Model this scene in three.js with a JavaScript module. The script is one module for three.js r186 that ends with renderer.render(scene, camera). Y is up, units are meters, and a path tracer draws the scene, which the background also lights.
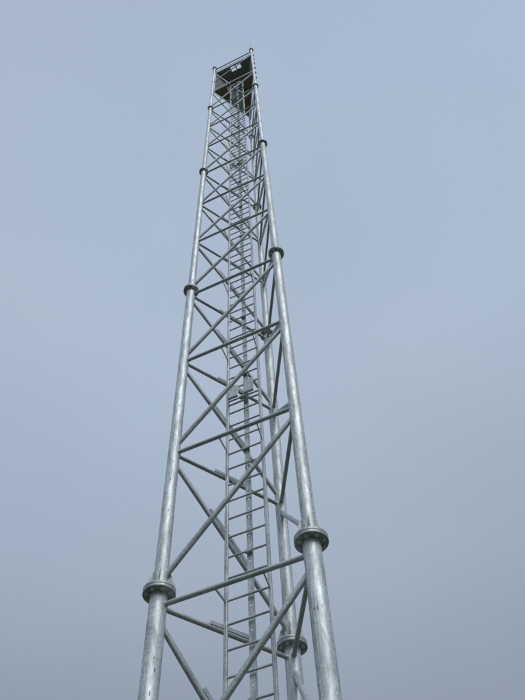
import * as THREE from 'three';
import { mergeGeometries, toCreasedNormals } from 'three/addons/utils/BufferGeometryUtils.js';
import { ImprovedNoise } from 'three/addons/math/ImprovedNoise.js';

// ------------------------------------------------------------------ camera, sky, sun, exposure
const scene = new THREE.Scene();
const renderer = new THREE.WebGLRenderer({ antialias: true });
renderer.toneMapping = THREE.LinearToneMapping;
renderer.toneMappingExposure = 1.0;
renderer.shadowMap.enabled = true;

// Surveyed from the flange rings: plan x to the right of the climbing face, plan y away from it, z above the
// second flange ring, which stands 6 m above the footing.  three.js: (x, z + 6, -y)
const BASE = 6;
const P = (x, y, z) => new THREE.Vector3(x, z + BASE, -y);
{
  const f = 694.9, yaw = 0.380665, pitch = 0.993866, roll = -0.066099;
  const xa = new THREE.Vector3(Math.cos(yaw), 0, -Math.sin(yaw));
  const ya = new THREE.Vector3(-Math.sin(yaw), 0, -Math.cos(yaw));
  const za = new THREE.Vector3(0, 1, 0);
  const fw = ya.clone().multiplyScalar(Math.cos(pitch)).addScaledVector(za, Math.sin(pitch));
  const up0 = ya.clone().multiplyScalar(-Math.sin(pitch)).addScaledVector(za, Math.cos(pitch));
  const right = xa.clone().multiplyScalar(Math.cos(roll)).addScaledVector(up0, Math.sin(roll));
  const up = xa.clone().multiplyScalar(-Math.sin(roll)).addScaledVector(up0, Math.cos(roll));
  var camera = new THREE.PerspectiveCamera(2 * Math.atan(350 / f) * 180 / Math.PI, 768 / 1024, 0.05, 6000);
  camera.position.copy(P(2.2742, -5.0594, -4.262));
  camera.quaternion.setFromRotationMatrix(new THREE.Matrix4().makeBasis(right, up, fw.negate()));
  scene.add(camera);
}

const noise = new ImprovedNoise();
const fbm = (x, y, z, o) => { let s = 0, a = 1, t = 0; for (let i = 0; i < o; i++) { s += a * noise.noise(x, y, z); t += a; a *= 0.5; x *= 2.03; y *= 2.03; z *= 2.03; } return s / t; };
{ // an even overcast sky: bright overhead, duller and greyer blue towards the horizon, faint soft banks of cloud
  const ramp = (s, t) => { let i = 0; while (i < t.length - 2 && s > t[i + 1][0]) i++; let u = Math.min(1, Math.max(0, (s - t[i][0]) / (t[i + 1][0] - t[i][0]))); u = 0.5 * u + 0.5 * u * u * (3 - 2 * u); return t[i][1] + (t[i + 1][1] - t[i][1]) * u; };
  const lum = [[0, 0.2], [0.47, 0.335], [0.64, 0.43], [0.84, 0.505], [0.95, 0.495], [1, 0.49]], blue = [[0, 1.25], [0.47, 1.25], [0.84, 1.215], [0.95, 1.255], [1, 1.27]];
  const W = 1024, H = 512, d = new Float32Array(W * H * 4);
  for (let j = 0; j < H; j++) for (let i = 0; i < W; i++) {
    const el = ((j + 0.5) / H - 0.5) * Math.PI, az = (i + 0.5) / W * 2 * Math.PI;
    const s = Math.sin(el), c = Math.cos(el), x = c * Math.cos(az), z = c * Math.sin(az);
    const se = Math.max(s, 0);
    const k = 2.2 / (se + 0.55);                       // a cloud layer seen from below: finer towards the horizon
    const n = fbm(x * k + 7.3, 4.1, z * k + 2.6, 4), n2 = fbm(x * k * 0.7 + 31, 9.2, z * k * 0.7, 3);
    const l = ramp(se, lum) * (1 + 0.12 * n);
    const o = (j * W + i) * 4;
    d[o] = 0.825 * l * (1 - 0.04 * n2); d[o + 1] = l; d[o + 2] = ramp(se, blue) * l * (1 + 0.06 * n2); d[o + 3] = 1;
  }
  const t = new THREE.DataTexture(d, W, H, THREE.RGBAFormat, THREE.FloatType);
  t.mapping = THREE.EquirectangularReflectionMapping; t.magFilter = t.minFilter = THREE.LinearFilter; t.wrapS = THREE.RepeatWrapping;
  t.needsUpdate = true;
  scene.background = t; scene.environment = t;
}
const sun = new THREE.DirectionalLight(new THREE.Color(1, 0.985, 0.955), 1.3);
sun.position.copy(P(15, -17, 32)); sun.target.position.set(0, 15, 0);
sun.castShadow = true; sun.shadow.radius = 60; sun.shadow.mapSize.set(2048, 2048);
Object.assign(sun.shadow.camera, { left: -20, right: 20, top: 22, bottom: -22, near: 1, far: 90 });
scene.add(sun, sun.target);

// ------------------------------------------------------------------ helpers
let seed = 20240611;
const rnd = () => { seed = (seed * 1664525 + 1013904223) >>> 0; return seed / 4294967296; };
const rr = (a, b) => a + (b - a) * rnd();
function mesh(name, geo, mat, parent) {
  const m = new THREE.Mesh(geo, mat); m.name = name; m.castShadow = m.receiveShadow = true; parent.add(m); return m;
}
function group(name, parent) { const g = new THREE.Group(); g.name = name; parent.add(g); return g; }
// a round bar from a to b, uv in metres with an offset of its own
function bar(a, b, r, seg = 16) {
  const L = a.distanceTo(b), g = new THREE.CylinderGeometry(r, r, L, seg, 1, false);
  const uv = g.attributes.uv, ou = rnd(), ov = rnd() * 2, n = (seg + 1) * 2;
  for (let i = 0; i < uv.count; i++) i < n ? uv.setXY(i, ou + uv.getX(i) * 2 * Math.PI * r, ov + uv.getY(i) * L) : uv.setXY(i, ou + uv.getX(i) * r, ov + uv.getY(i) * r);
  const dir = b.clone().sub(a).normalize();
  g.applyQuaternion(new THREE.Quaternion().setFromUnitVectors(new THREE.Vector3(0, 1, 0), dir));
  const c = a.clone().add(b).multiplyScalar(0.5);
  return g.translate(c.x, c.y, c.z);
}
// a box with small chamfers, long axis from a to b; w along `side`, h along the third axis
function beam(a, b, w, h, side, ch = 0.004) {
  const L = a.distanceTo(b), s = new THREE.Shape(), x = w / 2, y = h / 2;
  s.moveTo(-x + ch, -y); s.lineTo(x - ch, -y); s.lineTo(x, -y + ch); s.lineTo(x, y - ch); s.lineTo(x - ch, y); s.lineTo(-x + ch, y); s.lineTo(-x, y - ch); s.lineTo(-x, -y + ch); s.closePath();
  return along(new THREE.ExtrudeGeometry(s, { depth: L, bevelEnabled: false }), a, b, side);
}
// turn a profile extruded along +z so that it runs from a to b with its x axis along `side`
function along(g, a, b, side) {
  const z = b.clone().sub(a).normalize(), x = side.clone().addScaledVector(z, -side.dot(z)).normalize(), y = new THREE.Vector3().crossVectors(z, x);
  const ou = rnd(), ov = rnd() * 2, uv = g.attributes.uv;
  for (let i = 0; i < uv.count; i++) uv.setXY(i, uv.getX(i) + ou, uv.getY(i) + ov);
  return g.applyMatrix4(new THREE.Matrix4().makeBasis(x, y, z).setPosition(a));
}
function channelPoly(w, h, t) { const s = new THREE.Shape(), x = w / 2, y = h / 2; [[-x, -y], [x, -y], [x, -y + t], [-x + t, -y + t], [-x + t, y - t], [x, y - t], [x, y], [-x, y]].forEach((q, i) => i ? s.lineTo(...q) : s.moveTo(...q)); s.closePath(); return s; }
const lerp = (a, b, t) => a.clone().lerp(b, t);

// ------------------------------------------------------------------ materials
// hot-dip zinc: crystal spangle of about a centimetre, dull patches, runs along the length, scuffs and roll marks
function zincTextures(W, H, mW, mH, streak, tickRows, wear) {
  const col = new Uint8Array(W * H * 4), rou = new Uint8Array(W * H * 4), bmp = new Uint8Array(W * H * 4);
  const cells = [], cw = 0.016, nx = Math.round(mW / cw), ny = Math.round(mH / cw);
  for (let j = 0; j < ny; j++) for (let i = 0; i < nx; i++) cells.push([rnd(), rnd(), rnd()]);
  const ticks = [];
  for (let q = 0; q < tickRows * 420; q++) ticks.push([Math.floor(rnd() * tickRows) / tickRows * mW + rr(0.0, 0.045), rnd() * mH, rr(0.002, 0.008), rr(0.0015, 0.0045), rr(0.12, 0.5)]);
  for (let q = 0; q < 26; q++) ticks.push([rnd() * mW, rnd() * mH, rr(0.003, 0.008), rr(0.005, 0.022), rr(0.25, 0.6)]);
  const acc = new Float32Array(W * H);
  for (const [tx, ty, hw, hh, a] of ticks) {
    const x0 = Math.floor((tx - hw) / mW * W), x1 = Math.ceil((tx + hw) / mW * W), y0 = Math.floor((ty - hh) / mH * H), y1 = Math.ceil((ty + hh) / mH * H);
    for (let y = y0; y <= y1; y++) for (let x = x0; x <= x1; x++) {
      const e = Math.max(Math.abs(((x + .5) / W * mW - tx) / hw), Math.abs(((y + .5) / H * mH - ty) / hh)) + 0.3 * noise.noise(x * 0.7, y * 0.7, 3.3);
      if (e < 1) { const o = ((y + H) % H) * W + ((x + W) % W); acc[o] = Math.max(acc[o], a * (1 - e * e * 0.6)); }
    }
  }
  const T = 2 * Math.PI;
  for (let j = 0; j < H; j++) for (let i = 0; i < W; i++) {
    const u = (i + .5) / W, v = (j + .5) / H, cx = u * nx, cy = v * ny, ix = Math.floor(cx), iy = Math.floor(cy);
    let d1 = 9, tone = 0;
    for (let b = -1; b <= 1; b++) for (let a = -1; a <= 1; a++) {
      const c = cells[((iy + b + ny) % ny) * nx + (ix + a + nx) % nx], dx = ix + a + c[0] - cx, dy = iy + b + c[1] - cy, dd = dx * dx + dy * dy;
      if (dd < d1) { d1 = dd; tone = c[2]; }
    }
    const A = Math.cos(T * u), B = Math.sin(T * u), C = Math.cos(T * v), D = Math.sin(T * v);
    const big = fbm(A * 1.3 + C * 1.6, B * 1.3 + D * 1.6, 5.5, 5);
    const run = fbm(A * 5 + 9, B * 5, C * 0.9 + D * 0.35, 3) * streak;
    const fine = noise.noise(i * 0.9, j * 0.9, 1.7);
    const t = acc[j * W + i];
    let c = 0.86 + 0.10 * (tone - .5) + 0.18 * big + 0.20 * run + 0.03 * fine;
    c *= 1 - wear * t;
    const r = 0.62 + 0.16 * (tone - .5) - 0.16 * big + 0.12 * run + 0.3 * t;
    const h = 0.55 + 0.12 * (tone - .5) + 0.2 * big + 0.25 * run + 0.05 * fine - 0.35 * t;
    const o = (j * W + i) * 4, k = x => Math.max(0, Math.min(255, Math.round(x * 255)));
    col[o] = k(c * 0.975); col[o + 1] = k(c); col[o + 2] = k(c * 0.995 + 0.006); col[o + 3] = 255;
    rou[o] = rou[o + 1] = rou[o + 2] = k(r); rou[o + 3] = 255;
    bmp[o] = bmp[o + 1] = bmp[o + 2] = k(h); bmp[o + 3] = 255;
  }
  return [col, rou, bmp].map((a, n) => {
    const t = new THREE.DataTexture(a, W, H, THREE.RGBAFormat); t.wrapS = t.wrapT = THREE.RepeatWrapping; t.magFilter = THREE.LinearFilter; t.minFilter = THREE.LinearMipmapLinearFilter; t.generateMipmaps = true;
    if (n === 0) t.colorSpace = THREE.SRGBColorSpace; t.repeat.set(1 / mW, 1 / mH); t.needsUpdate = true; return t;
  });
}
const legTex = zincTextures(512, 1536, 0.5, 1.8, 1, 3, 0.62), barTex = zincTextures(256, 1024, 0.25, 1.1, 0.7, 1, 0.3);
const zinc = (tex, o) => new THREE.MeshStandardMaterial(Object.assign({ map: tex[0], roughnessMap: tex[1], bumpMap: tex[2], bumpScale: 0.0008, roughness: 1, metalness: 0.6 }, o));
const M = {
  leg: zinc(legTex, { color: new THREE.Color(1, 1, 1) }),
  bar: zinc(barTex, { color: new THREE.Color(0.8, 0.81, 0.815), metalness: 0.72 }),
  ladder: zinc(barTex, { color: new THREE.Color(0.82, 0.83, 0.835), metalness: 0.65 }),
  flange: zinc(barTex, { color: new THREE.Color(0.7, 0.71, 0.69), metalness: 0.95 }),
  bolt: zinc(barTex, { color: new THREE.Color(0.9, 0.91, 0.9), metalness: 0.8 }),
  plate: zinc(barTex, { color: new THREE.Color(0.86, 0.88, 0.87), metalness: 0.4 }),
  deck: new THREE.MeshStandardMaterial({ color: new THREE.Color(0.4, 0.38, 0.34), roughness: 0.85 }),
  upperDeck: new THREE.MeshStandardMaterial({ color: new THREE.Color(0.5, 0.52, 0.54), roughness: 0.7 }),
  sheet: new THREE.MeshStandardMaterial({ color: new THREE.Color(0.32, 0.33, 0.345), roughness: 0.8 }),
  dark: new THREE.MeshStandardMaterial({ color: new THREE.Color(0.02, 0.02, 0.022), roughness: 0.7 }),
  concrete: new THREE.MeshStandardMaterial({ color: new THREE.Color(0.3, 0.29, 0.27), roughness: 0.95 }),
};
function surfaceTex(a, b, metres, sc) {
  const W = 512, d = new Uint8Array(W * W * 4), T = 2 * Math.PI;
  for (let j = 0; j < W; j++) for (let i = 0; i < W; i++) {
    const A = Math.cos(T * i / W), B = Math.sin(T * i / W), C = Math.cos(T * j / W), D = Math.sin(T * j / W);
    const n = Math.max(0, Math.min(1, 0.5 + 0.9 * fbm(A * sc + C * sc, B * sc + D * sc, (A - D) * sc, 6))), o = (j * W + i) * 4;
    for (let c = 0; c < 3; c++) d[o + c] = Math.round(a[c] + (b[c] - a[c]) * n); d[o + 3] = 255;
  }
  const t = new THREE.DataTexture(d, W, W, THREE.RGBAFormat); t.wrapS = t.wrapT = THREE.RepeatWrapping; t.magFilter = THREE.LinearFilter; t.colorSpace = THREE.SRGBColorSpace; t.repeat.set(1 / metres, 1 / metres); t.needsUpdate = true; return t;
}
M.deck.map = surfaceTex([150, 140, 125], [255, 245, 230], 1.2, 3);
M.sheet.map = M.upperDeck.map = surfaceTex([170, 175, 180], [255, 255, 255], 1.2, 3);
M.grass = new THREE.MeshStandardMaterial({ map: surfaceTex([56, 64, 42], [92, 95, 66], 6, 4), roughness: 1 });
M.concrete.map = surfaceTex([190, 188, 182], [255, 255, 250], 2, 4);

// ------------------------------------------------------------------ ground
{
  const g = new THREE.CircleGeometry(2500, 96); g.rotateX(-Math.PI / 2);
  const uv = g.attributes.uv, p = g.attributes.position; for (let i = 0; i < uv.count; i++) uv.setXY(i, p.getX(i), p.getZ(i));
  const m = mesh('ground', g, M.grass, scene); m.position.y = -0.12;
  m.userData = { kind: 'structure', label: 'rough grass ground round the foot of the mast', category: 'ground' };
  const s = new THREE.Shape(); for (let k = 0; k < 3; k++) { const a = (90 + 120 * k) * Math.PI / 180, b = a + 0.42, c = a - 0.42; for (const q of [c, b]) s[k || q === b ? 'lineTo' : 'moveTo'](1.75 * Math.cos(q), 1.75 * Math.sin(q)); } s.closePath();
  const f = mesh('foundation', new THREE.ExtrudeGeometry(s, { depth: 0.5, bevelEnabled: true, bevelSize: 0.02, bevelThickness: 0.02, bevelSegments: 2 }).rotateX(-Math.PI / 2).translate(0, -0.52, 0), M.concrete, scene);
  f.userData = { kind: 'structure', label: 'concrete footing slab under the mast legs', category: 'foundation' };
}

// ------------------------------------------------------------------ the mast
const mast = group('lattice_mast', scene);
mast.userData = { label: 'tall galvanised steel lattice mast of three tube legs with ladder and top platform', category: 'mast' };
const R0 = 0.8955, ANG = { L: 210, R: 330, B: 90 };
const plan = {}; for (const k in ANG) plan[k] = [R0 * Math.cos(ANG[k] * Math.PI / 180), R0 * Math.sin(ANG[k] * Math.PI / 180)];
const LP = (l, z) => P(plan[l][0], plan[l][1], z);
const tubeR = [0.084, 0.0699, 0.0595, 0.0508, 0.0445];        // section -1 .. 3
const secOf = z => Math.max(0, Math.min(4, Math.floor(z / 6 + 1 + 1e-6)));
const flangeR = [0.2, 0.156, 0.127, 0.109, 0.09];             // foot plate, then the rings at z = 0, 6, 12, 18

function disc(r, t, ch) { // a plate with rounded rim standing on y = 0
  const pts = [[0.0001, 0], [r - ch, 0], [r - ch * 0.3, ch * 0.3], [r, ch], [r, t - ch], [r - ch * 0.3, t - ch * 0.3], [r - ch, t], [0.0001, t]].map(q => new THREE.Vector2(...q));
  const g = new THREE.LatheGeometry(pts, 48), uv = g.attributes.uv, p = g.attributes.position;
  for (let i = 0; i < uv.count; i++) uv.setXY(i, p.getX(i) + p.getY(i), p.getZ(i));
  return toCreasedNormals(g, 0.5);
}
function boltGeo(s, grip) { // hex head below, nut and thread end above, washers; y = 0 is the joint
  const hex = (y, h, r) => new THREE.CylinderGeometry(r, r, h, 6).translate(0, y + h / 2, 0);
  const cyl = (y, h, r) => new THREE.CylinderGeometry(r, r, h, 12).translate(0, y + h / 2, 0);
  return mergeGeometries([cyl(-grip - 0.004, 0.006, s * 1.25), hex(-grip - 0.004 - s * 0.75, s * 0.75, s), cyl(-grip, 2 * grip, s * 0.5), cyl(grip - 0.002, 0.006, s * 1.25), hex(grip + 0.004, s * 0.9, s), cyl(grip + 0.004, s * 1.5, s * 0.55)]);
}
const view = 21.8, legMats = [M.leg, zinc(legTex, { color: new THREE.Color(0.93, 0.94, 0.935), metalness: 0.5 }), zinc(legTex, { color: new THREE.Color(0.97, 0.985, 1), metalness: 0.68 })];
for (const l of ['L', 'R', 'B']) {
  const leg = group('leg', mast); leg.position.copy(LP(l, -6));
  const y = z => z + 6;
  for (let s = 0; s < 5; s++) {
    const z0 = 6 * (s - 1), z1 = z0 + 6;
    mesh('tube_section', bar(new THREE.Vector3(0, y(z0) + 0.02, 0), new THREE.Vector3(0, y(z1) - 0.01, 0), tubeR[s], 48), legMats[Math.floor(rnd() * 3)], leg);
  }
  for (let k = 0; k < 5; k++) {
    const z = 6 * (k - 1), fr = flangeR[k], t = [0.03, 0.029, 0.026, 0.022, 0.02][k];
    const up = disc(fr, t, 0.004);
    if (k > 0) mesh('lower_flange', up.clone().translate(0, y(z) - t - 0.001, 0), M.flange, leg);
    mesh('upper_flange', up.translate(0, y(z) + 0.001, 0), M.flange, leg);
    const bs = [0.024, 0.019, 0.016, 0.013, 0.011][k], bg = boltGeo(bs, t), pr = (fr + tubeR[k]) / 2 + 0.004;
    for (let q = 0; q < 8; q++) {
      const a = (view + 22.5 + 45 * q) * Math.PI / 180, b = mesh('bolt', bg, M.bolt, leg);
      b.position.set(pr * Math.cos(a), y(z) + (k ? 0 : 0.002), -pr * Math.sin(a)); b.rotation.y = rnd() * 3;
    }
    // stiffener fins between tube and ring, above it
    const fw = fr - tubeR[k] - 0.012, fh = fw * (k === 1 ? 2.9 : 1.7), fs = new THREE.Shape();
    fs.moveTo(0, 0); fs.lineTo(fw, 0); fs.lineTo(fw, fh * 0.3); fs.lineTo(0.012, fh); fs.lineTo(0, fh); fs.closePath();
    const fg = new THREE.ExtrudeGeometry(fs, { depth: 0.01, bevelEnabled: false }).translate(tubeR[k] - 0.004, t + 0.001, -0.005);
    for (let q = 0; q < 4; q++) { const f = mesh('stiffener', fg, M.bar, leg); f.position.y = y(z); f.rotation.y = (view + 90 * q) * Math.PI / 180; }
  }
  mesh('cap_plate', disc(0.085, 0.03, 0.006).translate(0, y(24) - 0.01, 0), M.flange, leg);
}

// braces: level bars at three heights in every section, one raking bar in every panel, turning the same way round
const levels = []; // z of level bars
for (let s = -1; s < 3; s++) levels.push(6 * s - (s === -1 ? -0.2 : 0.15), 6 * s + 1.95, 6 * s + 3.88);
levels.push(17.85);
const HR = z => z < 6 ? 0.0242 : z < 12 ? 0.0212 : 0.019, DR = z => z < 6 ? 0.0285 : z < 12 ? 0.0245 : 0.021;
function brace(name, l1, z1, l2, z2, r, mat = M.bar) {
  const a = LP(l1, z1), b = LP(l2, z2), d = b.clone().sub(a).normalize();
  a.addScaledVector(d, tubeR[secOf(z1)] - 0.012); b.addScaledVector(d, -(tubeR[secOf(z2)] - 0.012));
  const weld = (p, s) => { const q = p.clone().addScaledVector(d, s * 0.03), e = new THREE.CylinderGeometry(s > 0 ? r : r + 0.009, s > 0 ? r + 0.009 : r, 0.03, 20, 1, true); e.applyQuaternion(new THREE.Quaternion().setFromUnitVectors(new THREE.Vector3(0, 1, 0), d)); const c = p.clone().add(q).multiplyScalar(0.5); return e.translate(c.x, c.y, c.z); };
  mesh(name, mergeGeometries([bar(a, b, r, 20), weld(a, 1), weld(b, -1)]), mat, mast);
  return [a, b];
}
const faces = [['L', 'R'], ['R', 'B'], ['B', 'L']];
function clipAngle(a, b, t0, t1, r) { // short angle iron lying along a bar of the cable face
  const p = lerp(a, b, t0), q = lerp(a, b, t1), d = q.clone().sub(p).normalize();
  const up = new THREE.Vector3(0, 1, 0).addScaledVector(d, -d.y).normalize();
  p.addScaledVector(up, r + 0.019); q.addScaledVector(up, r + 0.019);
  return along(new THREE.ExtrudeGeometry(channelPoly(0.04, 0.045, 0.006), { depth: p.distanceTo(q), bevelEnabled: false }), p, q, up);
}
for (const [a, b] of faces) levels.forEach((z, i) => {
  const e = brace('horizontal_brace', a, z, b, z, HR(z));
  if (a === 'B' && z > -1) mesh('clip_angle', clipAngle(e[1], e[0], 0.35, 0.68, HR(z)), M.bar, mast);
  if (i + 1 >= levels.length) return;
  const flangeHere = i % 3 === 0, zt = levels[i + 1];
  const d = brace('diagonal_brace', a, z + (flangeHere ? 0.27 : 0.11), b, zt - 0.12, DR(z));
  if (a === 'B' && z > -3) mesh('clip_angle', clipAngle(d[1], d[0], 0.30, 0.66, DR(z)), M.bar, mast);
});
// top section
for (const [a, b] of faces) {
  brace('diagonal_brace', a, 18.18, b, 20.0, 0.021);
  brace('horizontal_brace', a, 23.72, b, 23.72, 0.021);
}
brace('diagonal_brace', 'L', 21.62, 'R', 23.15, 0.019);

// ------------------------------------------------------------------ ladder inside the front face
{
  const lad = group('ladder', mast), yl = -0.15, x0 = -0.223, x1 = 0.233, zt = 21.35, zb = -5.75;
  const side = new THREE.Vector3(1, 0, 0);
  for (const x of [x0, x1]) {
    // stiles come in lengths with a splice
    let z = zb; for (const ze of [0.9, 6.9, 12.9, 18.9, zt]) {
      mesh('stile', beam(P(x, yl, z), P(x, yl, ze - 0.003), 0.036, 0.034, side, 0.007), M.ladder, lad);
      if (ze < zt) mesh('splice_plate', beam(P(x, yl, ze - 0.13), P(x, yl, ze + 0.13), 0.043, 0.026, side, 0.003), M.ladder, lad);
      z = ze;
    }
  }
  for (let n = -24; ; n++) { const z = 0.42 + 0.255 * n; if (z > zt - 0.06) break; if (z < zb + 0.1) continue; mesh('rung', bar(P(x0, yl, z + rr(-0.003, 0.003)), P(x1, yl, z + rr(-0.003, 0.003)), 0.0112, 12), M.ladder, lad); }
  // slotted fall-arrest rail behind the rungs, in 3 m lengths
  const xr = 0.02, yr = yl + 0.032;
  for (let z = zb + 0.2; z < zt - 0.3; z += 3) {
    const L = Math.min(3, zt + 0.0 - z) - 0.004, s = new THREE.Shape(), w = 0.029;
    s.moveTo(-w, 0); s.lineTo(w, 0); s.lineTo(w, L); s.lineTo(-w, L); s.closePath();
    for (let h = 0.06; h < L - 0.05; h += 0.1275) { const o = new THREE.Path(); o.absellipse(0, h, 0.009, 0.015, 0, 2 * Math.PI, true); s.holes.push(o); }
    const plate = new THREE.ExtrudeGeometry(s, { depth: 0.005, bevelEnabled: false, curveSegments: 5 });
    const lip = q => new THREE.BoxGeometry(0.005, L, 0.022).translate(q * (w - 0.0025), L / 2, -0.0112).toNonIndexed();
    const g = mergeGeometries([plate, lip(-1), lip(1)]);
    const m = mesh('fall_arrest_rail', g, M.ladder, lad); m.position.copy(P(xr, yr, z));
  }
  for (let n = -24; ; n += 6) { const z = 0.42 + 0.255 * n; if (z > zt - 0.3) break; if (z < zb + 0.1) continue; mesh('rail_clamp', beam(P(xr - 0.036, yl + 0.004, z), P(xr + 0.036, yl + 0.004, z), 0.04, 0.036, new THREE.Vector3(0, 1, 0), 0.004), M.flange, lad); }
  // stays from the front level bars back to the stiles
  for (const z of levels) {
    if (z < -5) continue;
    for (const [xs, xe] of [[-0.185, x0], [0.295, x1]]) mesh('stay', beam(P(xs, plan.L[1] + 0.012, z - 0.01), P(xe, yl - 0.016, z + 0.05), 0.028, 0.012, new THREE.Vector3(0, 1, 0), 0.002), M.bar, lad);
  }
}
// ------------------------------------------------------------------ folding rest steps on the ladder
for (const z of [3.05, 12.45, 20.95]) {
  const rest = group('rest_step', mast); rest.position.copy(P(0.012, -0.2, z));
  for (const s of [-1, 1]) {
    const g = beam(new THREE.Vector3(0, -0.14, 0), new THREE.Vector3(0, 0.14, 0), 0.135, 0.006, new THREE.Vector3(1, 0, 0), 0.0025);
    const lip = beam(new THREE.Vector3(-0.067, -0.14, 0.014), new THREE.Vector3(0.067, -0.14, 0.014), 0.007, 0.034, new THREE.Vector3(0, 1, 0), 0.002);
    const m = mesh('foot_plate', mergeGeometries([g, lip]), M.bar, rest); m.position.set(s < 0 ? -0.13 : 0.088, s * 0.012 + 0.03, 0); m.rotation.x = 0.05 * s;
  }
  mesh('hinge_bracket', beam(new THREE.Vector3(-0.045, -0.13, -0.02), new THREE.Vector3(0.045, -0.13, -0.02), 0.04, 0.05, new THREE.Vector3(0, 1, 0), 0.006), M.flange, rest);
  mesh('support_bar', bar(new THREE.Vector3(-0.225, -0.17, -0.045), new THREE.Vector3(0.225, -0.17, -0.045), 0.012, 12), M.bar, rest);
}
// ------------------------------------------------------------------ top platform: two decks, dark sheets on the two rear faces
{
  const top = group('platform', mast), k = 0.93;
  const tri = (f) => ['L', 'R', 'B'].map(l => new THREE.Vector2(plan[l][0] * f, plan[l][1] * f));
  const deck = (name, z, t, holes, mat) => {
    const s = new THREE.Shape(tri(k));
    for (const [xa, xb, ya, yb] of holes) s.holes.push(new THREE.Path([[xa, ya], [xa, yb], [xb, yb], [xb, ya]].map(q => new THREE.Vector2(...q))));
    mesh(name, new THREE.ExtrudeGeometry(s, { depth: t, bevelEnabled: false }).rotateX(-Math.PI / 2).translate(0, z + BASE, 0), mat, top);
  };
  deck('deck', 20.24, 0.03, [[-0.28, 0.29, -0.36, 0.08]], M.deck);
  deck('upper_deck', 23.2, 0.03, [[-0.15, 0.035, -0.37, -0.2], [0.075, 0.24, -0.37, -0.2]], M.upperDeck);
  for (const [a, b] of faces) for (const z of [20.3, 23.27]) {
    const p = LP(a, z), q = LP(b, z), d = q.clone().sub(p).normalize(); p.addScaledVector(d, 0.035); q.addScaledVector(d, -0.035);
    mesh('edge_beam', beam(p, q, 0.1, 0.014, new THREE.Vector3(0, 1, 0), 0.004), M.plate, top);
  }
  for (const [a, b] of [['B', 'L'], ['R', 'B']]) for (let n = 0; n < 3; n++) {
    const A = LP(a, 0).multiplyScalar(1), Bq = LP(b, 0), t0 = 0.05 + n * 0.302, t1 = t0 + 0.29;
    const lo = 20.36, hi = 23.2 + 0.02;
    const p = lerp(A, Bq, (t0 + t1) / 2), w = 1.551 * (t1 - t0), d = Bq.clone().sub(A).normalize();
    p.y = lo + BASE; const q = p.clone(); q.y = hi + BASE;
    mesh('side_sheet', beam(p, q, w, 0.012, d, 0.003), M.sheet, top);
  }
}
// cable clips up the right leg and the lightning rod on its cap
for (let n = 0; n < 6; n++) {
  const z = 19.2 + n * 0.75, c = LP('R', z), o = P(0.93, 0.37, -BASE).normalize();
  c.addScaledVector(o, 0.052); mesh('cable_clip', beam(c.clone().setY(c.y - 0.06), c.clone().setY(c.y + 0.06), 0.045, 0.05, o, 0.008), M.dark, mast);
}
{
  const rod = group('lightning_rod', mast), a = LP('R', 24.02);
  mesh('rod_base', bar(a.clone(), a.clone().setY(a.y + 0.09), 0.03, 16), M.flange, rod);
  mesh('rod', bar(a.clone().setY(a.y + 0.05), a.clone().setY(a.y + 1.75), 0.011, 10), M.flange, rod);
}

renderer.render(scene, camera);
